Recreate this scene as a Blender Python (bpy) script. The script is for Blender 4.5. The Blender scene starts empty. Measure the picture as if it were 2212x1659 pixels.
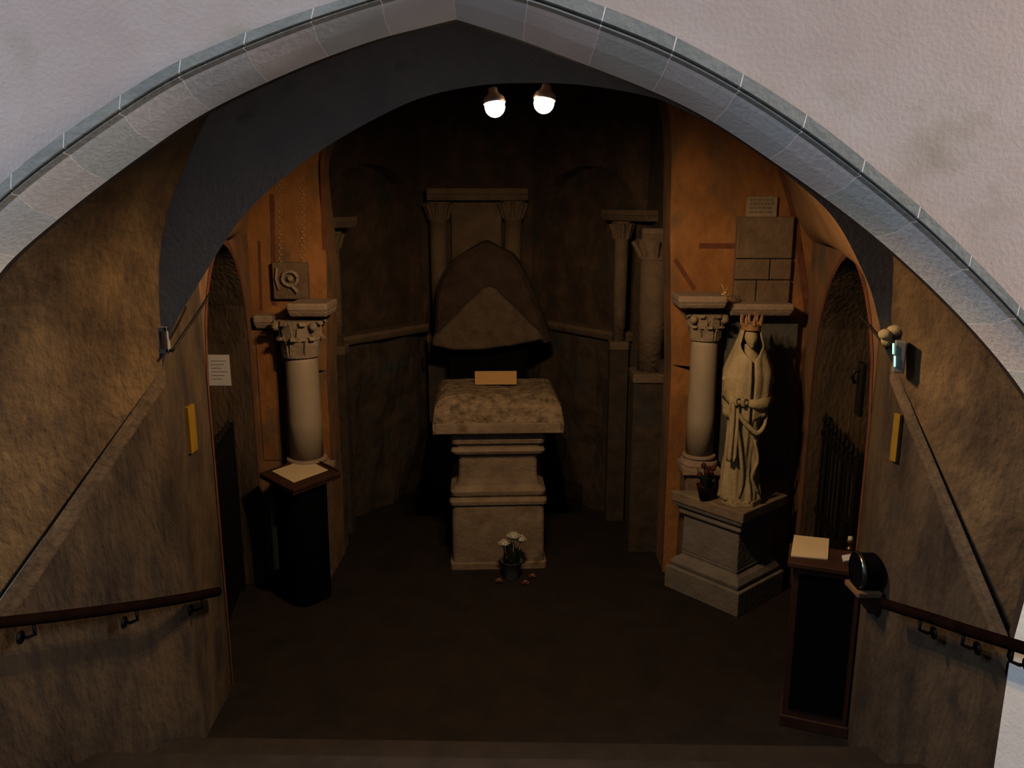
import bpy, bmesh, math, random
from mathutils import Vector, Matrix, noise
random.seed(7)
S = bpy.context.scene
COL = S.collection
pi = math.pi
# ------------------------------------------------------------------ camera
F = 1750.0
PITCH = math.atan((829.5-442)/F)
YAW = math.atan(39/(F/math.cos(PITCH)))
EYE = Vector((0, 0, 3.0))
cd = bpy.data.cameras.new('camera'); cam = bpy.data.objects.new('camera', cd); COL.objects.link(cam)
cd.sensor_width = 36; cd.lens = 36*F/2212; cd.clip_start = .05; cd.clip_end = 100
cam.location = EYE; cam.rotation_euler = (pi/2-PITCH, 0, YAW)
S.camera = cam
S.view_settings.view_transform = 'Standard'; S.view_settings.look = 'None'
S.view_settings.exposure = 0; S.view_settings.gamma = 1; S.view_settings.use_curve_mapping = False
# ------------------------------------------------------------------ world: dim daylight of the upper church
W = bpy.data.worlds.new('world'); S.world = W; W.use_nodes = True
bg = W.node_tree.nodes['Background']; bg.inputs[0].default_value = (.70, .86, 1, 1); bg.inputs[1].default_value = .165
def area(name, loc, target, sx, sy, power, color):
    l = bpy.data.lights.new(name, 'AREA'); l.shape = 'RECTANGLE'; l.size = sx; l.size_y = sy; l.energy = power; l.color = color
    o = bpy.data.objects.new(name, l); COL.objects.link(o); o.location = loc
    o.rotation_euler = (Vector(target)-Vector(loc)).to_track_quat('-Z', 'Y').to_euler(); return o
area('added_daylight_left', (-6.5, .9, 7.2), (0, 2.9, 4), 1.5, 3, 390, (.74, .86, 1.0))  # unseen area lights added to graze the front wall with daylight
area('added_daylight_right', (7.0, 1.1, 6.2), (1.0, 2.9, 3.5), 1.2, 3, 540, (1.0, .86, .74))

# ------------------------------------------------------------------ helpers
def ray(x, y):
    a = (x-1106)/F; b = -(y-829.5)/F
    fy = math.cos(PITCH)+b*math.sin(PITCH); fz = -math.sin(PITCH)+b*math.cos(PITCH)
    return Vector((a*math.cos(YAW)-fy*math.sin(YAW), a*math.sin(YAW)+fy*math.cos(YAW), fz))
def P(x, y, Y):            # point of the place at depth Y measured from a picture position
    r = ray(x, y); return EYE + r*(Y/r.y)
def mat(name, c1, c2=None, scale=4, rough=.9, bump=.2, bscale=30, stretch=(1, 1, 1), c3=None, metal=0, emit=None, spots=None):
    k = DIM_SCALE
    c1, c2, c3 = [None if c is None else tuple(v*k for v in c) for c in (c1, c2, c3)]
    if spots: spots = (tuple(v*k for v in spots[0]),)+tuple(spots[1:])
    m = bpy.data.materials.new(name); m.use_nodes = True; nt = m.node_tree; n = nt.nodes; L = nt.links
    b = n['Principled BSDF']; b.inputs['Roughness'].default_value = rough; b.inputs['Metallic'].default_value = metal
    b.inputs['Specular IOR Level'].default_value = .25
    b.inputs['Base Color'].default_value = (*c1, 1)
    tc = n.new('ShaderNodeTexCoord'); mp = n.new('ShaderNodeMapping'); L.new(tc.outputs['Object'], mp.inputs[0]); mp.inputs['Scale'].default_value = stretch
    if c2:
        no = n.new('ShaderNodeTexNoise'); no.inputs['Scale'].default_value = scale; no.inputs['Detail'].default_value = 8; no.inputs['Roughness'].default_value = .62
        L.new(mp.outputs[0], no.inputs[0]); cr = n.new('ShaderNodeValToRGB'); e = cr.color_ramp.elements
        e[0].position = .34; e[0].color = (*c1, 1); e[1].position = .66; e[1].color = (*c2, 1)
        if c3:
            q = e.new(.5); q.color = (*c3, 1)
        L.new(no.outputs[0], cr.inputs[0]); out = cr.outputs[0]
        if spots:
            n2 = n.new('ShaderNodeTexNoise'); n2.inputs['Scale'].default_value = spots[1]; n2.inputs['Detail'].default_value = 5; L.new(mp.outputs[0], n2.inputs[0])
            r2 = n.new('ShaderNodeValToRGB'); r2.color_ramp.elements[0].position = spots[2]; r2.color_ramp.elements[1].position = spots[3]; L.new(n2.outputs[0], r2.inputs[0])
            mx = n.new('ShaderNodeMix'); mx.data_type = 'RGBA'; L.new(r2.outputs[0], mx.inputs[0]); L.new(out, mx.inputs[6]); mx.inputs[7].default_value = (*spots[0], 1); out = mx.outputs[2]
        L.new(out, b.inputs['Base Color'])
    if bump:
        nb = n.new('ShaderNodeTexNoise'); nb.inputs['Scale'].default_value = bscale; nb.inputs['Detail'].default_value = 6; L.new(mp.outputs[0], nb.inputs[0])
        bp = n.new('ShaderNodeBump'); bp.inputs['Strength'].default_value = bump; bp.inputs['Distance'].default_value = .03
        L.new(nb.outputs[0], bp.inputs['Height']); L.new(bp.outputs[0], b.inputs['Normal'])
    if emit:
        b.inputs['Emission Color'].default_value = (*emit[0], 1); b.inputs['Emission Strength'].default_value = emit[1]
    return m
def tag(o, label=None, cat=None, group=None, kind=None):
    if label: o['label'] = label
    if cat: o['category'] = cat
    if group: o['group'] = group
    if kind: o['kind'] = kind
    return o
def empty(name, loc, rz=0):
    o = bpy.data.objects.new(name, None); COL.objects.link(o); o.location = loc; o.rotation_euler = (0, 0, rz); o.empty_display_size = .1; return o
class MB:
    def __init__(s): s.v = []; s.f = []; s.m = []; s.M = Matrix()
    def add(s, vs, fs, mi=0):
        k = len(s.v); s.v += [tuple(s.M @ Vector(v)) for v in vs]; s.f += [tuple(i+k for i in f) for f in fs]; s.m += [mi]*len(fs); return s
    def box(s, x0, x1, y0, y1, z0, z1, mi=0):
        return s.add([(x, y, z) for z in (z0, z1) for y in (y0, y1) for x in (x0, x1)], [(0, 2, 3, 1), (4, 5, 7, 6), (0, 1, 5, 4), (2, 6, 7, 3), (0, 4, 6, 2), (1, 3, 7, 5)], mi)
    def loft(s, rings, closed=True, caps=False, mi=0):
        n = len(rings[0]); vs = [p for r in rings for p in r]; fs = []
        for a in range(len(rings)-1):
            for i in range(n if closed else n-1):
                j = (i+1) % n; fs.append((a*n+i, a*n+j, (a+1)*n+j, (a+1)*n+i))
        if caps: fs += [tuple(range(n-1, -1, -1)), tuple((len(rings)-1)*n+i for i in range(n))]
        return s.add(vs, fs, mi)
    def lathe(s, prof, c=(0, 0, 0), n=28, mi=0, caps=True):
        return s.loft([[(c[0]+r*math.cos(2*pi*i/n), c[1]+r*math.sin(2*pi*i/n), c[2]+z) for i in range(n)] for r, z in prof], True, caps, mi)
    def prism(s, poly, z0, z1, mi=0, top=None):
        return s.loft([[(x, y, z0) for x, y in poly], [(x, y, z1) for x, y in (top or poly)]], True, True, mi)
    def tube(s, pts, r, n=10, mi=0):
        pts = [Vector(p) for p in pts]; rings = []
        rr = r if isinstance(r, (list, tuple)) else [r]*len(pts)
        for i, p in enumerate(pts):
            d = (pts[min(i+1, len(pts)-1)]-pts[max(i-1, 0)]).normalized(); u = d.cross(Vector((.13, .31, .94)))
            u.normalize(); w = d.cross(u)
            rings.append([tuple(p+(u*math.cos(2*pi*k/n)+w*math.sin(2*pi*k/n))*rr[i]) for k in range(n)])
        return s.loft(rings, True, True, mi)
    def ball(s, c, r, n=14, mi=0, sc=(1, 1, 1)):
        return s.loft([[(c[0]+sc[0]*r*math.sin(a)*math.cos(2*pi*i/n), c[1]+sc[1]*r*math.sin(a)*math.sin(2*pi*i/n), c[2]-sc[2]*r*math.cos(a)) for i in range(n)]
                       for a in [.03+(pi-.06)*k/(n//2+2) for k in range(n//2+3)]], True, True, mi)
    def build(s, name, mats, parent=None, bevel=0, smooth=False, seg=2, sub=0, solid=0, keep=False):
        me = bpy.data.meshes.new(name); me.from_pydata(s.v, [], s.f); 
        for m in (mats if isinstance(mats, (list, tuple)) else [mats]): me.materials.append(m)
        for p, mi in zip(me.polygons, s.m): p.material_index = mi
        bm = bmesh.new(); bm.from_mesh(me)
        if not keep: bmesh.ops.recalc_face_normals(bm, faces=bm.faces)
        bm.to_mesh(me); bm.free()
        if smooth:
            for p in me.polygons: p.use_smooth = True
        o = bpy.data.objects.new(name, me); COL.objects.link(o)
        if parent: o.parent = parent
        if bevel:
            b = o.modifiers.new('bevel', 'BEVEL'); b.width = bevel; b.segments = seg; b.limit_method = 'ANGLE'; b.angle_limit = .6
        if solid:
            q = o.modifiers.new('solid', 'SOLIDIFY'); q.thickness = solid; q.offset = 0
        if sub:
            q = o.modifiers.new('sub', 'SUBSURF'); q.levels = sub; q.render_levels = sub
        return o
def resample(pts, n):
    pts = [Vector(p) for p in pts]; dense = []
    for i in range(len(pts)-1):
        p0 = pts[max(i-1, 0)]; p1 = pts[i]; p2 = pts[i+1]; p3 = pts[min(i+2, len(pts)-1)]
        for k in range(12):
            t = k/12; dense.append(.5*((2*p1)+(p2-p0)*t+(2*p0-5*p1+4*p2-p3)*t*t+(3*p1-p0-3*p2+p3)*t**3))
    dense.append(pts[-1]); L = [0]
    for a, b in zip(dense, dense[1:]): L.append(L[-1]+(b-a).length)
    out = []; j = 0
    for i in range(n):
        t = L[-1]*i/(n-1)
        while j < len(L)-2 and L[j+1] < t: j += 1
        out.append(dense[j].lerp(dense[j+1], min(1, max(0, (t-L[j])/max(1e-9, L[j+1]-L[j])))))
    return out
def curve(px, Y, n): return resample([P(x, y, Y) for x, y in px], n)
def struct(mb, name, m, **k):
    return tag(mb.build(name, m, **k), kind='structure')

# ------------------------------------------------------------------ materials
def matte(m): m.node_tree.nodes['Principled BSDF'].inputs['Specular IOR Level'].default_value = 0; return m
DIM_SCALE = 1.0      # upper church: plaster and stone left undimmed
m_front = mat('upper_plaster', (.50, .42, .41), (.60, .53, .52), 1.3, .95, .12, 60, c3=(.56, .47, .45), spots=((.40, .35, .28), 3, .60, .80))
m_arch = [mat('arch_stone_%s' % w, c, tuple(x*1.12 for x in c), 6, .85, .15, 50) for w, c in (('a', (.56, .61, .66)), ('b', (.63, .65, .68)), ('c', (.55, .61, .63)), ('d', (.66, .65, .67)))]
m_roll = mat('arch_moulding_stone', (.25, .27, .265), (.33, .345, .34), 5, .85, .2, 40, spots=((.30, .29, .22), 6, .6, .8))
m_mortar = mat('arch_mortar', (.95, .96, .98), (.9, .9, .9), 9)
DIM_SCALE = .36     # crypt: all colours darkened to keep the daylight low inside
m_reveal = mat('shaded_reveal', (.05, .035, .03), (.09, .06, .05), 6)  # shade behind the arch edge put into the colour
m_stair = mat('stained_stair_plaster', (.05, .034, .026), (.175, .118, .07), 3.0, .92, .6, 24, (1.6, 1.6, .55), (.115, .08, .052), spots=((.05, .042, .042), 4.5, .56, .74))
m_stairv = mat('lit_stained_vault_plaster', (.10, .063, .036), (.31, .205, .10), 3.2, .92, .6, 24, (1.3, 1.3, .8), (.20, .13, .07), spots=((.07, .055, .05), 3.5, .58, .76))  # lighter, more ochre than the stair walls: lamp glow put into the colour
m_grey = mat('grey_limewash', (.40, .40, .42), (.50, .49, .49), 5, .95, .25, 40, spots=((.26, .28, .27), 7, .62, .8))
m_vault = mat('ochre_vault_plaster', (.40, .21, .09), (.58, .33, .15), 2.5, .95, .2, 30)
m_ochre = mat('painted_ochre_plaster', (.33, .13, .04), (.55, .25, .085), 5, .95, .35, 26, (1, 1, .7), (.42, .19, .06), spots=((.20, .14, .09), 4, .52, .72))
m_red = mat('red_paint_line', (.17, .045, .03), (.26, .10, .05), 10)
m_pale = mat('pale_paint_dots', (.58, .42, .27), (.5, .3, .16), 12)
m_sidewall = mat('side_wall_plaster', (.23, .11, .055), (.40, .22, .11), 4, .95, .3, 24, (1, 1, .6), spots=((.16, .13, .10), 5, .5, .7))
m_apse = mat('dark_apse_stone', (.055, .036, .027), (.15, .095, .066), 3.5, .95, .7, 14, c3=(.09, .06, .045), spots=((.05, .055, .045), 5, .52, .7))  # apse stone in a dark brown tone throughout
m_apse2 = mat('dark_apse_dressed_stone', (.15, .11, .08), (.25, .18, .13), 6, .9, .4, 30)
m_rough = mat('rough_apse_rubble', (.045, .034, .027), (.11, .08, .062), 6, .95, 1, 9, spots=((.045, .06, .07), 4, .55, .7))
m_hood = mat('brown_rough_stone', (.045, .028, .022), (.085, .056, .042), 7, .95, .8, 20)
m_hood2 = mat('lighter_gable_stone', (.11, .08, .06), (.19, .14, .10), 9, .95, .8, 22)
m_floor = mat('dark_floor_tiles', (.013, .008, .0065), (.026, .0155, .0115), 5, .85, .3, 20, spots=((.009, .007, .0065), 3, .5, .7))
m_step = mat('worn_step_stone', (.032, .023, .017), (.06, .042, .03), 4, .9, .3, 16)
m_altar = mat('altar_limestone', (.28, .21, .155), (.44, .34, .25), 6, .9, .35, 30, spots=((.18, .12, .065), 5, .58, .76))
m_slab = mat('altar_top_stained_stone', (.13, .10, .07), (.48, .37, .25), 14, .95, .9, 32, c3=(.34, .25, .17))
m_stone = mat('column_marble', (.50, .41, .31), (.62, .52, .40), 5, .6, .1, 40, (1, 1, .5))
m_cap = mat('carved_capital_stone', (.34, .27, .20), (.50, .40, .30), 12, .9, .4, 40)
m_abac = mat('impost_stone', (.42, .31, .24), (.55, .42, .32), 8, .9, .3, 30)
m_ped = mat('grey_pedestal_stone', (.24, .22, .21), (.35, .325, .31), 5, .9, .3, 28)
m_statue = mat('pale_statue_stone', (.52, .42, .24), (.74, .61, .38), 6, .75, .25, 45, c3=(.64, .52, .31))
m_black = mat('black_wood_and_shade', (.008, .008, .011), rough=.8, bump=0)
m_cloth = mat('black_cloth', (.006, .006, .009), rough=1, bump=.2, bscale=90)
matte(m_black); matte(m_cloth)
m_clothb = mat('dark_blue_panel', (.022, .035, .045), rough=.9, bump=0)
m_wood = mat('dark_red_wood', (.05, .020, .014), (.085, .035, .022), 6, .55, .1, 30, (1, 1, .2))
m_rail = mat('dark_handrail_wood', (.010, .005, .004), (.02, .010, .008), 10, .9, .05); matte(m_rail)
m_iron = mat('black_iron', (.012, .011, .012), rough=.55, bump=.1, metal=.4)
m_paper = mat('cream_paper', (.95, .76, .50), (1.0, .82, .54), 5, .8, 0)
m_paperw = mat('bluish_white_paper', (.95, .95, 1.08), (1.05, 1.05, 1.2), 8, .8, 0)
m_ink = mat('faded_ink', (.25, .20, .17), rough=.9, bump=0)
m_card = mat('tan_card', (.72, .42, .16), (.80, .50, .20), 5, .8, 0)
m_brass = mat('polished_brass', (.85, .5, .16), rough=.2, bump=0, metal=1)
m_chrome = mat('brushed_steel', (.6, .64, .62), rough=.22, bump=0, metal=1)
m_zinc = mat('zinc_bucket', (.30, .33, .37), (.22, .25, .29), 10, .45, 0, metal=.6)
m_leaf = mat('dark_green_leaf', (.012, .03, .012), (.03, .06, .02), 12, .7, 0)
m_petal = mat('white_petal', (.75, .74, .62), (.82, .8, .72), 20, .8, 0)
m_pink = mat('dusty_pink_petal', (.35, .13, .12), (.45, .2, .17), 20, .8, 0)
m_darkred = mat('dark_red_petal', (.07, .01, .012), (.12, .02, .02), 20, .8, 0)
m_pot = mat('dark_clay_pot', (.05, .02, .018), rough=.6, bump=0)
m_yellow = mat('plain_yellow', (.36, .20, .01), (.44, .26, .02), 8, .8, 0)
m_plast = mat('grey_plastic', (.34, .35, .37), rough=.5, bump=0)
m_plate = mat('weathered_plaque_stone', (.40, .30, .20), (.52, .42, .30), 9, .9, .3)
m_block = mat('grey_brown_ashlar', (.20, .135, .085), (.30, .21, .14), 6, .95, .5, 18, spots=((.36, .24, .15), 3, .6, .8))
m_dark_panel = mat('slate_niche_panel', (.105, .11, .11), (.17, .16, .14), 4, .9, .3, 20)
m_gilt = mat('gilded_ornament', (.75, .48, .22), (.6, .36, .18), 10, .6, .2)
m_bulb = mat('lit_bulb', (1, .9, .8), rough=.5, bump=0, emit=((1.0, .74, .46), 30))
m_shade = mat('lamp_housing_metal', (.9, .7, .6), rough=.4, bump=0, metal=.5)
m_led = mat('lit_tube', (.6, 1, .95), rough=.3, bump=0, emit=((.35, 1.0, .86), 1.6))

# ------------------------------------------------------------------ the shell
NV = 30; SUBN = 5; N = NV*SUBN+1
Dpx = [(-45, 1370), (-80, 1130), (-92, 900), (-60, 715), (0, 590), (130, 470), (300, 340), (450, 240), (640, 150), (800, 90), (900, 63), (985, 42)]
Dpx2 = [(985, 42), (1090, 75), (1200, 115), (1480, 230), (1700, 370), (1900, 520), (2080, 690), (2212, 850), (2258, 960), (2256, 1120), (2185, 1400)]
Apx = [(-300, 1310), (-290, 1020), (-225, 770), (-120, 560), (0, 420), (130, 310), (350, 165), (500, 95), (650, 38), (820, -15), (985, -62)]
Apx2 = [(985, -62), (1110, -38), (1240, 0), (1450, 85), (1700, 230), (1900, 385), (2050, 520), (2212, 690), (2330, 850), (2420, 1080), (2430, 1400)]
h = N//2+1
def two(a, b, Y): return curve(a, Y, h)[:-1]+curve(b, Y, N-h+1)
D = two(Dpx, Dpx2, 3.15); A = two(Apx, Apx2, 2.9)
# extend both down to the floor as jambs
def ext(c): return [Vector((c[0].x, c[0].y, -.3))]+c+[Vector((c[-1].x, c[-1].y, -.3))]
# wall of the upper church around the arch
mb = MB(); ctr = Vector((0, 0, 1.8)); r0 = ext(A); rings = [r0]
r1 = []
for p in r0:
    d = Vector((p.x, 0, p.z-1.8)); 
    k = max(abs(d.x)/7.5, abs(d.z)/5.2); q = d/k; r1.append(Vector((q.x, 2.9, 1.8+q.z)))
rings = [[a.lerp(b, t) for a, b in zip(r0, r1)] for t in (0, .05, .15, .4, 1)]
mb.loft(rings, closed=False); mb.box(-7.5, -7.4, 2.9, 3.2, -3.4, 7); mb.box(7.4, 7.5, 2.9, 3.2, -3.4, 7)
struct(mb, 'wall_front', m_front)
# moulded stone arch
prof = [(0, 2.9), (.0, 2.845), (.32, 2.845), (.345, 2.88), (.375, 2.885), (.40, 2.85), (.44, 2.85), (.465, 2.89), (.55, 2.905), (.78, 2.98), (1, 3.15), (1.0, 3.19)]
mb = MB(); Ae = A; De = D
def arch_pt(i, t, Y): 
    a = Ae[i]; d = De[i]; return (a.x+(d.x-a.x)*t, Y, a.z+(d.z-a.z)*t)
jj = [0]
for v in range(NV):
    jj.append((v+1)*SUBN)
for i in range(N-1):
    v = i//SUBN; rnd = (v*7+3) % 4
    for a in range(len(prof)-1):
        p, q = prof[a], prof[a+1]
        roll = a < 7
        mi = 4 if roll else rnd
        if a == len(prof)-2: mi = 6
        w = .0
        first = (i % SUBN == 0)
        def lerpi(i0, s, t, Y):
            x = Vector(arch_pt(i0, t, Y)); y = Vector(arch_pt(i0+1, t, Y)); return tuple(x.lerp(y, s))
        if first and a < len(prof)-2 and v > 0:
            s = .075
            mb.add([lerpi(i, 0, *p), lerpi(i, s, *p), lerpi(i, s, *q), lerpi(i, 0, *q)], [(0, 1, 2, 3)], 5)
            mb.add([lerpi(i, s, *p), lerpi(i, 1, *p), lerpi(i, 1, *q), lerpi(i, s, *q)], [(0, 1, 2, 3)], mi)
        else:
            mb.add([lerpi(i, 0, *p), lerpi(i, 1, *p), lerpi(i, 1, *q), lerpi(i, 0, *q)], [(0, 1, 2, 3)], mi)
for e in (0, N-1):   # jambs
    c = [Vector(arch_pt(e, *p)) for p in prof]
    mb.loft([[tuple(x) for x in c], [(x.x, x.y, -.3) for x in c]], closed=False, mi=1)
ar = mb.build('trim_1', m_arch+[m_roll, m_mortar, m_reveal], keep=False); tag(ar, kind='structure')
bm = bmesh.new(); bm.from_mesh(ar.data); bmesh.ops.remove_doubles(bm, verts=bm.verts, dist=1e-5); bmesh.ops.recalc_face_normals(bm, faces=bm.faces); bm.to_mesh(ar.data); bm.free()

# splayed vault over the stair, from the arch back to the grey diaphragm
def push(p, k):
    c = Vector((-.2, p.y, 1.6)); d = p-c; return p+d.normalized()*k
Rpx = [(350, 800), (350, 750), (344, 650), (345, 560), (360, 470), (385, 395), (450, 250), (520, 165), (610, 90), (720, 25), (850, -20), (1000, -45), (1130, -40), (1250, -25), (1390, 5), (1520, 60), (1680, 150), (1800, 265), (1880, 400), (1925, 530), (1928, 620), (1925, 690), (1930, 790)]
Rr = curve(Rpx, 3.95, N)
Rf = [push(Vector((p.x, 3.19, p.z)), .035) for p in D]
mb = MB(); mb.loft([[(p.x, 3.19, p.z) for p in D], Rf], closed=False, mi=1)
rings = []
for t in [k/8 for k in range(9)]:
    rings.append([a.lerp(b, t) for a, b in zip(Rf, Rr)])
mb.loft(rings, closed=False)
struct(mb, 'ceiling', [m_stairv, m_reveal], smooth=False)
# grey diaphragm face
Ipx = [(362, 748), (378, 700), (400, 660), (440, 595), (500, 500), (560, 430), (630, 370), (700, 320), (800, 262), (900, 215), (1000, 190), (1100, 180), (1250, 183), (1400, 208), (1470, 235), (1580, 290), (1690, 370), (1800, 470), (1870, 600), (1895, 680), (1908, 745)]
In = curve(Ipx, 3.95, N)
mb = MB(); mb.loft([Rr, [a.lerp(b, .5) for a, b in zip(Rr, In)], In], closed=False)
struct(mb, 'wall_diaphragm', m_grey)
# crypt vault
ZL, ZR = 2.78, 2.72
Fl = Vector((-2.18, 6.3, ZL)); Fr = Vector((2.15, 6.3, ZR))
Fpx = [(545, 420), (580, 340), (650, 250), (740, 160), (900, 80), (1100, 45), (1300, 70), (1480, 150), (1600, 240), (1690, 370), (1722, 470)]
Fc = resample([Fl]+[P(x, y, 6.3) for x, y in Fpx]+[Fr], N)
mid = []
Yl, Yr = 4.58, 4.4
for i in range(N):
    u = i/(N-1); p = In[i].lerp(Fc[i], .28 if u < .5 else .2)
    Ym = Yl+(Yr-Yl)*u; p.y = Ym
    w = max(0, 1-min(u, 1-u)*8)
    tgt = Vector((-1.88, Yl, 2.74)) if u < .5 else Vector((1.90, Yr, 2.70))
    mid.append(p.lerp(tgt, w*w))
mid[0] = Vector((-1.88, Yl, 2.74)); mid[-1] = Vector((1.90, Yr, 2.70))
mb = MB(); mb.loft([In, mid, [a.lerp(b, .5) for a, b in zip(mid, Fc)], Fc], closed=False)
struct(mb, 'ceiling', m_vault, smooth=True)
# lower stair walls
def wall(sgn, front, rear, end, name, zi):
    mb = MB(); (x0, y0, z0), (x1, y1, z1), (x2, y2, z2) = front, rear, end
    def strip(a, b, n=6):
        rs = []
        for k in range(n+1):
            t = k/n; x = a[0]+(b[0]-a[0])*t; y = a[1]+(b[1]-a[1])*t; z = a[2]+(b[2]-a[2])*t
            rs.append([(x, y, z*j/6) for j in range(7)])
        mb.loft(rs, closed=False)
    strip(front, rear)
    strip((x1, y1, z1+.12), (x1+(x2-x1)*.5, (y1+y2)/2, z1+.33)); strip((x1+(x2-x1)*.5, (y1+y2)/2, z1+.33), end)
    return struct(mb, name, m_stair)
wall(-1, tuple(D[0]+Vector((0, .0, 0))), tuple(Rr[0]), (-1.88, Yl, 2.76), 'wall_left', 0)
wall(1, tuple(D[-1]), tuple(Rr[-1]), (1.90, Yr, 2.72), 'wall_right', -1)
# string course stripes on the wall where the splay begins
for sgn, a, b, nm in ((-1, D[0], Rr[0], 'trim_2'), (1, D[-1], Rr[-1], 'trim_3')):
    mb = MB(); rs = []
    for dz, o_ in ((.012, .0), (.0, .014), (-.03, .016), (-.045, .006), (-.06, .012), (-.10, .012), (-.112, .0)):
        rs.append([p+Vector((-sgn*o_, 0, dz*(1.25-.5*t))) for t in (0, .25, .5, .75, 1) for p in [a.lerp(b, t)]])
    mb.loft(rs, closed=False)
    struct(mb, nm, mat('pale_edge_plaster_%s' % nm, (.13, .092, .06), (.26, .185, .12), 5, .9, .6, 20), smooth=True)  # band a little paler than the stair plaster around it

# side walls of the crypt with pointed doorways
def side(sgn, a, b, ztop, s0, s1, zpk, zsp, name):
    a = Vector(a); b = Vector(b); L = (b-a).length; d = (b-a)/L
    def pt(s, z, off=0): q = a+d*s; return (q.x+sgn*off, q.y, z)
    sc = (s0+s1)/2; hw = (s1-s0)/2
    def az(s):
        t = min(1, abs(s-sc)/hw); R = (hw*hw+(zpk-zsp)**2)/(2*hw); return zsp+math.sqrt(max(0, R*R-(R-hw+t*hw)**2))
    mb = MB(); ss = [s0+(s1-s0)*k/24 for k in range(25)]
    for x0, x1 in ((0, s0), (s1, L)):
        mb.loft([[pt(x0, z) for z in (0, .8, 1.6, ztop)], [pt(x1, z) for z in (0, .8, 1.6, ztop)]], closed=False)
    mb.loft([[pt(s, az(s)) for s in ss], [pt(s, ztop) for s in ss]], closed=False)
    out = [(s0, 0)]+[(s, az(s)) for s in ss]+[(s1, 0)]
    mb.loft([[pt(L, z) for z in (0, 3)], [pt(L+.04, z, .0) for z in (0, 3)], [pt(L+.04, z, .5) for z in (0, 3)]], closed=False)
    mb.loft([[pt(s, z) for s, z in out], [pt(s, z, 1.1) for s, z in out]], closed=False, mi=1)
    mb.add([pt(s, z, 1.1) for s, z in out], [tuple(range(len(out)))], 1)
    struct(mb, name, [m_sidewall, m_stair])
    # painted red band round the door head
    mb = MB(); w = .045
    o2 = [(s0-w, 0)]+[(sc+(s-sc)*(1+w/hw), az(s)+w) for s in ss]+[(s1+w, 0)]
    mb.loft([[pt(s, z, -.004) for s, z in out], [pt(s, z, -.004) for s, z in o2]], closed=False)
    return pt, mb
ptL, bandL = side(-1, (-1.88, Yl, 0), (-2.18, 6.3, 0), 2.8, .03, 1.45, 2.75, 1.97, 'wall_left_crypt')
ptR, bandR = side(1, (1.90, Yr, 0), (2.15, 6.3, 0), 2.75, .03, 1.5, 2.69, 1.8, 'wall_right_crypt')
struct(bandL, 'trim_4', m_red); struct(bandR, 'trim_5', m_red)

# frontal wall with the big opening to the apse
Opx = [(705, 800), (705, 560), (690, 420), (690, 330), (735, 225), (830, 150), (950, 105), (1080, 90), (1200, 92), (1300, 108), (1400, 150), (1440, 220), (1450, 320), (1448, 500), (1450, 800)]
Oc = curve(Opx, 6.3, N)
Oc = [Vector((p.x, 6.3, p.z)) for p in Oc]
Fw = resample([Vector((-2.19, 6.3, 1.4)), Fl]+[P(x, y, 6.3) for x, y in Fpx]+[Fr, Vector((2.16, 6.3, 1.4))], N)
Fw[0].z = Oc[0].z; Fw[-1].z = Oc[-1].z
mb = MB(); mb.loft([Fw, [a.lerp(b, .5) for a, b in zip(Fw, Oc)], Oc], closed=False)
for e in (0, -1):
    a, b = Fw[e], Oc[e]; mb.add([tuple(a), tuple(b), (b.x, 6.3, 0), (a.x, 6.3, 0)], [(0, 1, 2, 3)])
Oj = [Vector((Oc[0].x, 6.3, 0))]+Oc+[Vector((Oc[-1].x, 6.3, 0))]
mb.loft([Oj, [Vector((p.x, 6.65, p.z)) for p in Oj], [Vector((p.x+(.35 if p.x > -.2 else -.35)*min(1, abs(p.x+.2)), 6.65, p.z+(.4 if p.z > 3.6 else 0))) for p in Oj]], closed=False, mi=1)
struct(mb, 'wall_back', [m_ochre, m_sidewall])

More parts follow.
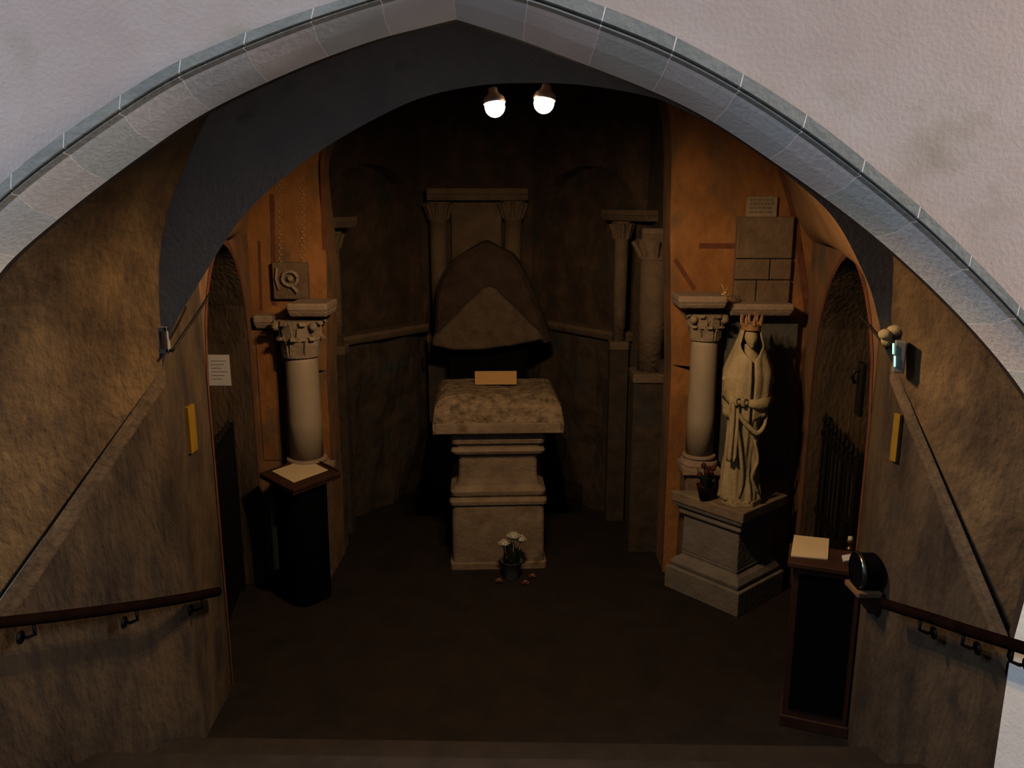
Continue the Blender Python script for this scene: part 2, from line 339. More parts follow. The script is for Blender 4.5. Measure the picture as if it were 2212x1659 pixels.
# apse: facets with blind arches, rubble below, half dome above
AP = [(-1.69, 6.6), (-1.88, 7.3), (-1.12, 8.5), (.02, 8.56), (1.05, 7.45), (1.20, 6.6)]
ZT = 3.75
mb = MB()
for k in range(5):
    a = Vector((*AP[k], 0)); b = Vector((*AP[k+1], 0)); L = (b-a).length; d = (b-a)/L; nrm = Vector((d.y, -d.x, 0))
    if nrm.dot(Vector((-.3, 7.2, 0))-a) < 0: nrm = -nrm
    def pt(s, z, o=0): q = a+d*s+nrm*o; return (q.x, q.y, z)
    if k in (1, 3):
        s0, s1 = .12, L-.12; sill = 1.72; zs = 2.95 if k == 1 else 2.9; hw = (s1-s0)/2; sc = (s0+s1)/2
        ss = [s0+(s1-s0)*j/20 for j in range(21)]
        az = lambda s: zs+.72*math.sqrt(max(0, hw*hw-(s-sc)**2))
        out = [(s0, sill)]+[(s, az(s)) for s in ss]+[(s1, sill)]
        for x0, x1 in ((0, s0), (s1, L)): mb.loft([[pt(x0, z, .0) for z in (sill, ZT)], [pt(x1, z, .0) for z in (sill, ZT)]], closed=False)
        mb.loft([[pt(s, az(s)) for s in ss], [pt(s, ZT) for s in ss]], closed=False)
        mb.loft([[pt(s, z) for s, z in out], [pt(s, z, -.2) for s, z in out]], closed=False)
        mb.add([pt(s, z, -.2) for s, z in out], [tuple(range(len(out)))], 0)
        mb.add([pt(s0, sill), pt(s1, sill), pt(s1, sill, -.2), pt(s0, sill, -.2)], [(0, 1, 2, 3)])
    else:
        sill = 1.72; mb.loft([[pt(0, z) for z in (sill, ZT)], [pt(L, z) for z in (sill, ZT)]], closed=False)
    # rubble base with lumpy surface
    rs = []
    for j in range(9):
        z = 1.72*j/8; rs.append([pt(L*i/14, z, .07+.09*noise.noise(Vector((L*i/4+k*3, z*2.5, k)))) for i in range(15)])
    rs = [[Vector(p).lerp(Vector(pt(L*i/14, p[2], 0)), 1-min(1, i/2.5, (14-i)/2.5)) for i, p in enumerate(r)] for r in rs]
    mb.loft(rs, closed=False, mi=1); mb.add([rs[-1][i] for i in range(15)]+[pt(L*i/14, sill, 0) for i in range(15)], [(i, i+1, 16+i, 15+i) for i in range(14)], 1)
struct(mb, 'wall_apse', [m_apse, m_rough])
mb = MB(); base = [Vector((x, y, ZT)) for x, y in AP]; base = resample([base[0], base[0].lerp(base[1], .5)]+base[1:-1]+[base[-1]], 41)
base = []
for k in range(5):
    for j in range(8): base.append(Vector((*AP[k], ZT)).lerp(Vector((*AP[k+1], ZT)), j/8))
base.append(Vector((*AP[5], ZT)))
top = Vector((-.25, 6.65, 4.7)); rings = [base]
for k in range(1, 9):
    a = k/8*pi/2; rings.append([Vector((top.x+(p.x-top.x)*math.cos(a), top.y+(p.y-top.y)*math.cos(a), ZT+(top.z-ZT)*math.sin(a))) for p in base])
mb.loft(rings, closed=False); mb.box(-2.6, 2.6, 6.64, 6.66, 4.25, 5.2)
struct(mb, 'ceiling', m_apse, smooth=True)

# floor and stair
mb = MB(); nx = 14
mb.box(-3.6, 3.6, 3.9, 9, -.12, 0)
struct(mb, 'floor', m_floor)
mb = MB()
for i in range(9):
    y1 = 3.84-i*.35; y0 = y1-.36 if i < 8 else -.6
    mb.box(-2.35, 2.3, y0, y1+.03, -.1, .165*(i+1))
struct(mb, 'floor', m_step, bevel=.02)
mb = MB(); mb.box(-7.5, -2.6, -6, 2.9, 1.3, 1.49); mb.box(2.6, 7.5, -6, 2.9, 1.3, 1.49); mb.box(-2.6, 2.6, -6, -.6, 1.3, 1.49)
struct(mb, 'floor', m_front)

# ------------------------------------------------------------------ painted bands on the frontal wall
def band(px, Y, w, m, name, off=.004):
    mb = MB(); c = resample([P(x, y, Y) for x, y in px], 30); r0 = []; r1 = []
    for i, p in enumerate(c):
        t = (c[min(i+1, 29)]-c[max(i-1, 0)]).normalized(); n = Vector((-t.z, 0, t.x)); r0.append((p.x+n.x*w/2, Y-off, p.z+n.z*w/2)); r1.append((p.x-n.x*w/2, Y-off, p.z-n.z*w/2))
    mb.loft([r0, r1], closed=False); return struct(mb, name, m)
band([(592, 660), (590, 500), (588, 420)], 6.3, .035, m_red, 'trim_6')
band([(565, 670), (560, 520)], 6.3, .02, m_red, 'trim_7')
band([(1685, 362), (1712, 450), (1728, 550), (1746, 700), (1752, 850), (1745, 1020)], 6.3, .05, m_red, 'trim_8')
band([(1510, 531), (1590, 531)], 6.3, .04, m_red, 'trim_9')
band([(1458, 560), (1500, 625)], 6.3, .035, m_red, 'trim_10')
band([(702, 540), (697, 420), (697, 330)], 6.3, .03, m_red, 'trim_11')
k = 12
for x in (603, 652):
    mb = MB()
    for j in range(26):
        p = P(x+ (4 if j % 2 else 0), 385+j*7.2, 6.3); mb.lathe([(.010, 0), (.006, .006)], (0, 0, 0), 8)
        for q in range(len(mb.v)-16, len(mb.v)):
            v = mb.v[q]; mb.v[q] = (p.x+v[0], 6.3-v[2]-.001, p.z+v[1])
    struct(mb, 'trim_%d' % k, m_pale); k += 1

# ------------------------------------------------------------------ columns
def column(name, label, x, zb, zc0, zc1, r, Yc, zbase=0, group='columns flanking the apse opening', plinth=True, pw=.17):
    px = P(x, 840, Yc).x; t = empty(name, (px, Yc, 0)); tag(t, label, 'column', group)
    if plinth:
        b = MB(); b.box(-pw, pw, -pw, .198, 0, zb-.14); b.build('plinth', m_block, t, bevel=.012)
    b = MB(); b.box(-r*1.4, r*1.4, -r*1.4, r*1.4, zb-.14, zb-.09)
    b.lathe([(r*1.38, -.09), (r*1.42, -.07), (r*1.36, -.05), (r*1.16, -.045), (r*1.12, -.03), (r*1.25, -.022), (r*1.22, -.005), (r*1.02, .0)], (0, 0, zb)); b.build('base', m_abac, t, smooth=False, bevel=.004)
    b = MB(); b.lathe([(r, zb-.01), (r*1.02, zb+.3), (r*.97, zc0-.05), (r*.9, zc0)]); b.build('shaft', m_stone, t, smooth=True)
    b = MB(); b.lathe([(r*.9, zc0-.02), (r*1.12, zc0-.01), (r*1.12, zc0+.015), (r*.95, zc0+.02), (r*.97, zc0+.1), (r*1.25, zc1-.05), (r*1.3, zc1)])
    hh = zc1-zc0
    for row, (n, z0, z1, ro) in enumerate(((8, .03, .55, 1.0), (8, .45, .98, 1.12))):
        for i in range(n):
            a = 2*pi*(i+.5*row)/n; c, s = math.cos(a), math.sin(a); w = r*.34
            rr = []
            for tt in range(6):
                u = tt/5; z = zc0+hh*(z0+(z1-z0)*math.sin(u*pi*.62)/.96); ra = r*(ro+.42*u**2.2); ww = w*(1-.55*u*u)+.003
                if tt == 5: z -= hh*.06
                rr.append([(c*(ra+.012)-s*v*ww, s*(ra+.012)+c*v*ww, z) for v in (-1, 0, 1)]+[(c*(ra-.012)-s*v*ww, s*(ra-.012)+c*v*ww, z) for v in (1, 0, -1)])
            b.loft(rr, True, True)
    for i in range(4):
        a = pi/4+i*pi/2; b.ball((math.cos(a)*r*1.55, math.sin(a)*r*1.55, zc1-.035), .032, 10)
    b.build('capital', m_cap, t, smooth=False, bevel=.003)
    return t, px
def zz(x, y, Y): return P(x, y, Y).z
Yc = 6.1
tL, xL = column('marble_column', 'pale marble column with leafy capital behind the black cylinder lectern at left', 655, zz(655, 985, Yc), zz(655, 765, Yc), zz(655, 690, Yc), .128, Yc, pw=.14)
Yc = 6.17
tR, xR = column('marble_column', 'shorter pale column with leafy capital just left of the crowned statue', 1517, zz(1517, 978, Yc), zz(1517, 730, Yc), zz(1517, 676, Yc), .105, Yc, pw=.115)
# imposts of the columns (lift-away slabs of the wall)
def slab(px0, px1, y0, y1, Yf, Yb, m, name, label, cat, parent=None, kind='s', bev=.012):
    a = P(px0, (y0+y1)/2, Yf); b = P(px1, (y0+y1)/2, Yf); z0 = zz((px0+px1)/2, y1, Yf); z1 = zz((px0+px1)/2, y0, Yf)
    cx = (a.x+b.x)/2; w = (b.x-a.x)/2
    mb = MB(); mb.prism([(-w*.93, .03), (w*.93, .03), (w*.93, Yb-Yf), (-w*.93, Yb-Yf)], z0, z0+(z1-z0)*.45, top=[(-w, 0), (w, 0), (w, Yb-Yf), (-w, Yb-Yf)])
    mb.box(-w, w, 0, Yb-Yf, z0+(z1-z0)*.45, z1)
    o = mb.build(name, m, parent, bevel=bev)
    o.location = (cx, Yf, 0)
    if parent: o.location = (cx-parent.location.x, Yf-parent.location.y, 0)
    else: tag(o, label, cat)
    return o
slab(619, 706, 656, 686, 5.95, 6.29, m_abac, 'impost_block', '', '', tL)
slab(1466, 1572, 640, 668, 5.95, 6.29, m_abac, 'impost_block', '', '', tR)
slab(546, 614, 682, 712, 6.14, 6.31, m_abac, 'stone_impost', 'weathered stone ledge beside the left column capital on the ochre wall', 'stone ledge')
slab(1576, 1716, 657, 684, 6.05, 6.31, m_abac, 'stone_impost', 'long dark stone ledge behind the head of the crowned statue', 'stone ledge')
# sculpted relief block above left column
t = empty('carved_relief', (P(632, 600, 6.3).x, 6.3, 0)); tag(t, 'small square carved stone relief with a ring above the left column', 'relief')
b = MB(); z0, z1 = zz(632, 648, 6.2), zz(632, 568, 6.2); b.box(-.14, .13, -.06, .02, z0, z1); b.build('block', m_block, t, bevel=.01)
b = MB(); zc = (z0+z1)/2+.02
b.tube([(.06*math.cos(a*pi/8), -.075, zc+.055*math.sin(a*pi/8)) for a in range(17)], .014, 8); b.ball((0, -.07, zc), .025, 10); b.tube([(.0, -.07, zc-.05), (.035, -.075, zc-.08), (.05, -.07, zc-.11)], .014, 8)
b.tube([(-.1, -.065, zc+.08), (-.11, -.07, zc), (-.09, -.065, zc-.09)], .012, 8); b.build('carving', m_cap, t, smooth=True)
# orange painted pilaster left of the column, below the ledge
mb = MB(); a = P(547, 840, 6.3).x; c = P(612, 840, 6.3).x; mb.box(a, c, 6.18, 6.305, 0, zz(580, 714, 6.18)-.002)
struct(mb, 'trim_%d' % k, m_sidewall, bevel=.01); k += 1
mb = MB(); a = P(560, 840, 6.17).x; c = P(600, 840, 6.17).x; mb.box(a, c, 6.172, 6.181, 1.0, zz(580, 730, 6.18)); struct(mb, 'trim_%d' % k, m_ochre); k += 1
# niche panel, ashlar blocks and plaque at right
mb = MB(); a, c = P(1560, 840, 6.24).x, P(1714, 840, 6.24).x
mb.box(a, c, 6.23, 6.305, .85, zz(1640, 686, 6.23)-.01); struct(mb, 'trim_%d' % k, m_dark_panel, bevel=.01); k += 1
mb = MB(); rows = [468, 560, 606, 655]
for i in range(3):
    z1, z0 = zz(1650, rows[i], 6.24), zz(1650, rows[i+1], 6.24); x0, x1 = P(1590, 560, 6.24).x, P(1712, 560, 6.24).x
    cut = x0+(x1-x0)*(1, .62, .4)[i]
    mb.box(x0, cut-.004, 6.245, 6.305, z0+.006, z1)
    if cut < x1-.02: mb.box(cut+.004, x1, 6.25, 6.305, z0+.006, z1)
struct(mb, 'trim_%d' % k, m_block, bevel=.008); k += 1
t = empty('wall_plaque', (P(1646, 448, 6.27).x, 6.27, zz(1646, 448, 6.27))); tag(t, 'small pale rectangular plaque on the ochre wall above the grey stone blocks', 'plaque')
b = MB(); b.box(-.115, .115, 0, .03, -.08, .08); b.build('panel', m_plate, t, bevel=.005)
b = MB()
for j in range(4):
    x = -.09
    while x < .08:
        w = random.uniform(.012, .035); b.box(x, min(x+w, .09), -.002, .0, .05-j*.03, .058-j*.03+.004); x += w+.01
b.build('inscription', m_ink, t)

# ------------------------------------------------------------------ apse columns and ledges
def apse_col(px_, y_cap0, y_cap1, y_bot, Y, r, label):
    p = P(px_, y_cap0, Y); z1 = p.z; z0 = zz(px_, y_cap1, Y); zb = zz(px_, y_bot, Y)
    t = empty('apse_column', (p.x, Y, 0)); tag(t, label, 'column', 'smoke dark columns round the apse')
    b = MB(); b.lathe([(r, zb), (r, z0)]); b.build('shaft', m_apse2, t, smooth=True)
    b = MB(); b.lathe([(r*1.1, z0), (r*1.1, z0+.02), (r, z0+.03), (r*1.5, z1)]); 
    for i in range(8):
        a = i*pi/4; b.tube([(math.cos(a)*r*1.02, math.sin(a)*r*1.02, z0+.02), (math.cos(a)*r*1.3, math.sin(a)*r*1.3, (z0+z1)/2), (math.cos(a)*r*1.65, math.sin(a)*r*1.65, z1-.02)], .02, 6)
    b.build('capital', m_apse2, t); 
    b = MB(); b.box(-r*1.5, r*1.5, -r*1.5, r*1.5, zb-.08, zb); b.build('base', m_apse2, t, bevel=.01)
    b = MB(); b.box(-r*1.4, r*1.4, -r*1.3, r*1.3, 0, zb-.08); b.build('plinth', m_rough, t)
    return t
apse_col(946, 436, 478, 720, 8.3, .085, 'slender dark column left of the carved block above the stone hood')
apse_col(1108, 434, 476, 720, 8.32, .085, 'slender ochre-stained column right of the carved block above the stone hood')
apse_col(716, 500, 540, 745, 7.12, .06, 'thin dark column at the left end of the apse arcade')
apse_col(1344, 478, 520, 735, 7.5, .06, 'thin dark column at the right side of the apse arcade')
apse_col(1415, 516, 560, 800, 6.85, .11, 'thick grey-brown column at the right edge of the apse opening')
def ledge(pa, pb, Ya, Yb, th, dep, label):
    a = P(*pa, Ya); b_ = P(*pb, Yb); d = (b_-a); L = d.length; ang = math.atan2(d.y, d.x); c = (a+b_)/2
    mb = MB(); mb.prism([(-L/2, .03), (L/2, .03), (L/2, dep), (-L/2, dep)], -th, -th*.5, top=[(-L/2, 0), (L/2, 0), (L/2, dep), (-L/2, dep)]); mb.box(-L/2, L/2, 0, dep, -th*.5, 0)
    o = mb.build('apse_impost', m_apse2, None, bevel=.01); o.location = c; o.rotation_euler = (0, 0, math.atan2(b_.y-a.y, b_.x-a.x)); tag(o, label, 'stone ledge'); return o
ledge((920, 407), (1142, 405), 8.15, 8.17, .12, .4, 'long horizontal stone slab resting on the two middle apse columns')
ledge((686, 492), (770, 446), 6.95, 7.45, .10, .25, 'slanting stone ledge at the left side of the apse')
ledge((1300, 430), (1392, 478), 7.75, 7.1, .10, .25, 'slanting stone ledge at the right side of the apse')
ledge((1388, 494), (1446, 492), 6.72, 6.70, .10, .22, 'short stone ledge on top of the thick right apse column')
ledge((674, 512), (708, 510), 6.68, 6.68, .08, .22, 'stub of stone ledge at the left edge of the apse opening')
ledge((742, 738), (928, 690), 7.32, 8.25, .09, .2, 'sloping sill under the left blind arch of the apse')
ledge((1182, 692), (1340, 722), 8.3, 7.45, .09, .2, 'sloping sill under the right blind arch of the apse')
# carved block between
a = P(1030, 480, 8.5); mb = MB(); mb.box(-.26, .26, -.08, .1, -.5, .3); o = mb.build('carved_block', m_apse2, None, bevel=.02); o.location = (a.x, 8.5, a.z); tag(o, 'dim rectangular stone block between the two middle apse columns', 'stone block')

# ------------------------------------------------------------------ stone hood behind the altar
t = empty('stone_hood', (-.42, 7.75, 0)); tag(t, 'tall round-shouldered dark stone hood with a gabled front behind the altar', 'stone monument')
prof = [(-.52, 1.66), (-.49, 1.85), (-.47, 2.12), (-.40, 2.38), (-.26, 2.52), (-.10, 2.61), (0, 2.66), (.12, 2.61), (.30, 2.50), (.42, 2.25), (.56, 1.92), (.62, 1.72)]
b = MB(); rs = []
pr = resample([Vector((x, 0, z)) for x, z in prof], 40)
for y, s in ((-.10, .93), (-.04, 1), (.15, 1.01), (.32, .98), (.4, .88)):
    rs.append([(p.x*s+.02*noise.noise(Vector((p.x*4, y*4, p.z*4))), y, 1.66+(p.z-1.66)*s+.02*noise.noise(Vector((p.x*5, y*5+9, p.z*5)))) for p in pr])
b.loft(rs, True, True); b.build('hood', m_hood, t)
b = MB(); tri = [(-.50, 1.70), (-.49, 1.78), (-.02, 2.24), (.04, 2.26), (.10, 2.24), (.53, 1.82), (.55, 1.76), (.25, 1.70), (-.05, 1.66), (-.3, 1.655)]
b.loft([[(x*s, y, 1.9+(z-1.9)*s) for x, z in tri] for y, s in ((-.24, .93), (-.27+.05, 1), (-.08, 1))], True, True); b.build('gable', m_hood2, t, bevel=.01)
b = MB(); b.box(-.36, .40, -.02, .38, 0, 1.67); b.build('shade_support', m_black, t)  # added block, black to stand for the darkness under the hood

# ------------------------------------------------------------------ altar
t = empty('altar', (-.25, 6.33, 0), .17*.4); tag(t, 'moulded stone pedestal altar with an overhanging rough slab in the centre', 'altar')
def rrect(w, d, r, n=5):
    o = []
    for cx, cy, a0 in ((w-r, d-r, 0), (-w+r, d-r, pi/2), (-w+r, -d+r, pi), (w-r, -d+r, 1.5*pi)):
        for i in range(n+1):
            a = a0+pi/2*i/n; o.append((cx+r*math.cos(a), cy+r*math.sin(a)))
    return o
zt = zz(1075, 940, 6.27)     # underside of slab
H = zt
hw = .385
b = MB(); b.M = Matrix.Translation((0, .38, 0))
prf = [(hw+.02, 0), (hw+.02, .05), (hw, .06), (hw, .36*H), (hw-.005, .47*H)]
def sec(lst, name, m, bev=0, sm=False):
    b = MB(); b.M = Matrix.Translation((0, .38, 0)); rs = []
    for w, z in lst: rs.append([(x, y, z) for x, y in rrect(w, w*.95, .04)])
    b.loft(rs, True, True); return b.build(name, m, t, smooth=sm)
sec(prf, 'plinth', m_altar)
sec([(hw-.02, .47*H), (hw+.015, .48*H), (hw+.02, .505*H), (hw-.0, .525*H), (hw-.012, .53*H), (hw+.005, .55*H), (hw+.01, .575*H), (hw-.04, .61*H), (hw-.055, .66*H)], 'lower_moulding', m_altar)
sec([(hw-.055, .66*H), (hw-.06, .70*H), (hw-.058, .80*H), (hw-.04, .83*H)], 'shaft', m_altar)
sec([(hw-.04, .83*H), (hw-.01, .845*H), (hw+.002, .865*H), (hw-.012, .885*H), (hw-.035, .89*H), (hw-.03, .905*H), (hw-.005, .92*H), (hw+.005, .95*H), (hw-.01, .99*H), (hw-.02, H)], 'upper_moulding', m_altar)
# slab with eroded top
b = MB(); rs = []; sw = .525; zs = zz(1070, 850, 6.5)
nn = 36
def ring(w, d, z, amp, cy=.40):
    out = []
    per = [(-w, -d), (w, -d), (w, d), (-w, d)]
    for e in range(4):
        p, q = per[e], per[(e+1) % 4]
        for i in range(nn//4*2):
            s = i/(nn//4*2); x = p[0]+(q[0]-p[0])*s; y = p[1]+(q[1]-p[1])*s
            v = noise.noise(Vector((x*6, y*6, z*6)))*amp; out.append((x*(1+v), cy+y*(1+v), z+v*.4))
    return out
for w, d, z, am in ((sw-.04, .43, H, 0), (sw, .455, H+.01, .005), (sw+.004, .46, H+.09, .01), (sw-.015, .44, zs-.07, .02), (sw-.05, .38, zs-.02, .02), (sw-.10, .30, zs+.012, .03), (sw-.2, .2, zs+.005, .05), (.12, .1, zs+.01, .05)):
    rs.append(ring(w, d, z, am))
b.loft(rs, True, True); b.build('slab', [m_slab], t)
# front face of slab paler: part
o = MB().box(-sw+.02, sw-.02, -.068, -.03, H+.012, H+.10).build('slab_front', m_altar, t, bevel=.008)
# sign board on altar
zsb = zs+.015
t2 = empty('sign_board', (-.03, 6.93, zs+.01), .05)
p0 = P(1071, 826, 6.75); t2.location = (p0.x, 6.75, zs+.02)
b = MB(); b.M = Matrix.Rotation(-.12, 4, 'X'); b.box(-.178, .178, 0, .008, 0, .115); b.build('board', m_card, t2)
b = MB(); b.box(-.12, .12, .012, .07, 0, .006); b.add([(-.1, .01, .1), (.1, .01, .1), (.1, .07, 0), (-.1, .07, 0)], [(0, 1, 2, 3)]); b.build('prop', m_card, t2)
tag(t2, 'plain tan rectangular sign standing on top of the altar slab', 'sign')
# flower bucket before altar
g = Vector((.0, 6.2, 0)); r = ray(1105, 1248); g = EYE+r*(-3/r.z)
t = empty('flower_bucket', (g.x, g.y, 0)); tag(t, 'small grey bucket of white flowers standing at the foot of the altar', 'flowers')
b = MB(); b.lathe([(.06, 0), (.064, .01), (.085, .15), (.092, .155), (.082, .152), (.06, .012)]); b.build('bucket', m_zinc, t, smooth=True)
b = MB()
for i in range(46):
    a = random.uniform(0, 2*pi); ra = random.uniform(.0, .075); zt_ = random.uniform(.2, .33)
    p0 = Vector((ra*.4*math.cos(a), ra*.4*math.sin(a), .1)); p1 = Vector((ra*1.3*math.cos(a), ra*1.3*math.sin(a), zt_)); 
    dd = (p1-p0); u = Vector((-math.sin(a), math.cos(a), 0))*.026
    b.add([p0, p0.lerp(p1, .55)+u, p1, p0.lerp(p1, .55)-u], [(0, 1, 2, 3)])
b.build('foliage', m_leaf, t)
for (x, y, z, rr) in ((-.06, -.03, .31, .055), (.02, -.01, .365, .060), (.075, .0, .335, .055), (.0, .05, .34, .05)):
    b = MB()
    for ly in range(3):
        for i in range(7):
            a = i*2*pi/7+ly*.5; R0 = rr*(1-.25*ly); c, s = math.cos(a), math.sin(a)
            b.add([(x, y, z-.02+ly*.008), (x+c*R0*.6-s*R0*.45, y+s*R0*.6+c*R0*.45, z+ly*.008), (x+c*R0, y+s*R0, z+.012+ly*.014), (x+c*R0*.6+s*R0*.45, y+s*R0*.6-c*R0*.45, z+ly*.008)], [(0, 1, 2, 3)])
    b.ball((x, y, z+.004), rr*.72, 10, sc=(1, 1, .7)); b.tube([(x, y, z-.01), (x*.4, y*.4, .1)], .003, 5); b.build('flower', m_petal, t)
# fallen pink petals/blooms
for i, (x, y) in enumerate(((1078, 1258), (1135, 1262), (1150, 1248))):
    r = ray(x, y); g = EYE+r*(-3/r.z); b = MB()
    for ly in range(2):
        for q in range(6):
            a = q*pi/3+ly*.5; R0 = .035*(1-.3*ly); c, s = math.cos(a), math.sin(a); b.add([(0, 0, .004), (c*R0*.6-s*R0*.4, s*R0*.6+c*R0*.4, .012+ly*.01), (c*R0, s*R0, .018+ly*.012), (c*R0*.6+s*R0*.4, s*R0*.6-c*R0*.4, .012+ly*.01)], [(0, 1, 2, 3)])
    b.ball((0, 0, .014), .013, 8)
    o = b.build('fallen_flower', m_pink, None); o.location = (g.x, g.y, 0)
    tag(o, ['dusty pink bloom lying on the floor left of the flower bucket', 'dusty pink bloom on the floor just right of the flower bucket', 'dusty pink bloom on the floor farthest right of the bucket'][i], 'flower', 'pink blooms on the floor before the altar')

# ------------------------------------------------------------------ left lectern
def G(x, y, z=0): r = ray(x, y); return EYE+r*((z-3)/r.z)
g = G(662, 1290); t = empty('lectern', (g.x+.0, g.y+.02, 0), pi/4+.1); tag(t, 'black cloth-sided lectern with a tilted square wooden top at left', 'lectern')
lz = P(650, 1060, g.y-.25).z
b = MB(); rs = []
for z, s in ((0, .98), (.02, 1.0), (lz*.5, 1.01), (lz-.02, 1.03)):
    rs.append([(x*s, y*s, z) for x, y in rrect(.165, .165, .11, 8)])
b.loft(rs, True, True); b.build('body', m_cloth, t, smooth=False)
b = MB(); b.M = Matrix.Rotation(-.78, 4, 'Z') ; b.box(-.232, -.19, -.05, .15, .25, lz-.04); b.build('side_panel', m_clothb, t, bevel=.01)
b = MB(); b.M = Matrix.Translation((0, 0, lz+.03)) @ Matrix.Rotation(.10, 4, 'X') @ Matrix.Rotation(-.06, 4, 'Y')
b.box(-.215, .215, -.215, .215, -.03, .015); b.build('top', m_wood, t, bevel=.008)
b = MB(); b.M = Matrix.Translation((0, 0, lz+.03)) @ Matrix.Rotation(.10, 4, 'X') @ Matrix.Rotation(-.06, 4, 'Y')
b.box(-.215, .215, -.225, -.21, .0, .03); b.box(.21, .225, -.215, .215, 0, .03); b.build('rim', m_wood, t, bevel=.005)
o = MB(); o.M = Matrix.Translation((0, 0, lz+.03)) @ Matrix.Rotation(.10, 4, 'X') @ Matrix.Rotation(-.06, 4, 'Y'); o.box(-.135, .175, -.115, .165, .0165, .020)
o = o.build('paper_sheet', m_paper, None); o.location = t.location; o.rotation_euler = t.rotation_euler; tag(o, 'tan paper sheet lying on the tilted top of the left lectern', 'paper')

# ------------------------------------------------------------------ right pedestal and statue
n0, l0, r0_ = G(1592, 1335), G(1432, 1265), G(1692, 1278)
u = Vector((l0.x-n0.x, l0.y-n0.y)); v = Vector((r0_.x-n0.x, r0_.y-n0.y)); Lu, Lv = u.length, v.length; u /= Lu; v = Vector((-u.y, u.x)) if Vector((-u.y, u.x)).dot(v) > 0 else Vector((u.y, -u.x)); Lv = .62; Lu = .70
t = empty('statue_pedestal', (n0.x, n0.y, 0)); tag(t, 'stepped grey stone pedestal set cornerwise under the statue', 'pedestal')
def prect(ins, cut=.0):
    pts = []
    for a, b_ in ((0, 0), (1, 0), (1, 1), (0, 1)):
        p = u*(ins if a == 0 else Lu-ins)+v*(ins if b_ == 0 else Lv-ins); pts.append((p.x, p.y))
    lim = 6.045-n0.y-ins*.3; out = []
    for i in range(4):
        p, q = pts[i], pts[(i+1) % 4]
        if p[1] <= lim: out.append(p)
        if (p[1]-lim)*(q[1]-lim) < 0:
            k = (lim-p[1])/(q[1]-p[1]); out.append((p[0]+(q[0]-p[0])*k, lim))
    return out
ztop = P(1600, 1108, n0.y+.03).z
def psec(lst, name, bev=.008, m=m_ped):
    b = MB(); b.loft([[(x, y, z) for x, y in prect(i)] for i, z in lst], True, True); return b.build(name, m, t, bevel=bev)
psec([(0, 0), (0, ztop*.235)], 'plinth')
psec([(.03, ztop*.235), (.02, ztop*.28), (.045, ztop*.33), (.075, ztop*.36), (.07, ztop*.40)], 'lower_moulding')
psec([(.075, ztop*.40), (.078, ztop*.76)], 'die')
psec([(.07, ztop*.76), (.05, ztop*.79), (.055, ztop*.83), (.03, ztop*.86), (.02, ztop*.90)], 'upper_moulding')
psec([(.012, ztop*.90), (.01, ztop)], 'top_slab', m=m_altar)
# statue
foot = P(1600, 1052, 5.8); sx, sy, sz = foot.x, 5.82, ztop
Hs = P(1608, 688, 5.83).z-sz
t = empty('statue', (sx, sy, sz)); t.scale = (.84, .95, 1); tag(t, 'pale stone statue of a crowned draped figure on the grey pedestal', 'statue')
k_ = Hs/1.27
def Z(z): return z*k_
# base
b = MB(); b.prism([(x*1.0, y) for x, y in [(.19*math.cos(a*pi/4+.39), .17*math.sin(a*pi/4+.39)) for a in range(8)]], 0, .045); b.build('base', m_statue, t, bevel=.006)
prof = [ # z, cx, cy, rx, ry
 (.03, 0, 0, .185, .15), (.10, .0, 0, .175, .145), (.22, -.01, 0, .152, .13), (.36, -.01, 0, .138, .12), (.50, -.005, 0, .142, .12), (.60, .0, 0, .15, .125),
 (.68, .01, 0, .152, .13), (.76, .015, .0, .15, .13), (.84, .012, 0, .148, .125), (.92, .01, .0, .142, .115), (.99, .006, 0, .122, .10), (1.03, .005, 0, .085, .08), (1.055, .004, 0, .05, .052), (1.09, .003, -.005, .042, .045), (1.12, .002, -.01, .045, .05)]
NB = 96; rs = []
def interp(z):
    for a, c in zip(prof, prof[1:]):
        if z <= c[0]:
            q = (z-a[0])/(c[0]-a[0]); q = q*q*(3-2*q)*.5+q*.5; return [a[i]+(c[i]-a[i])*q for i in range(1, 5)]
    return list(prof[-1][1:])
zz_ = .03
while zz_ <= 1.121:
    cx_, cy_, rx, ry = interp(zz_); ring_ = []
    lowf = max(0, min(1, (.66-zz_)/.3)); upf = max(0, min(1, (zz_-.62)/.1))*max(0, min(1, (1.02-zz_)/.1))
    for i in range(NB):
        a = 2*pi*i/NB
        f1 = .085*lowf*(math.sin(9*a+6*zz_+1.2*math.sin(5*zz_))*.7+.45*math.sin(17*a-8*zz_)+.3*abs(math.sin(4.5*a+zz_*5)))
        f2 = .03*upf*math.sin(28*zz_+2.2*math.cos(a+.6)-1.4*a)
        knee = .16*math.exp(-((a-4.25)/.35)**2)*math.exp(-((zz_-.42)/.14)**2)
        k2 = 1+f1+f2+knee; ring_.append((cx_+rx*k2*math.cos(a), cy_+ry*k2*math.sin(a), Z(zz_)))
    rs.append(ring_); zz_ += .0195
b = MB(); b.loft(rs, True, True)
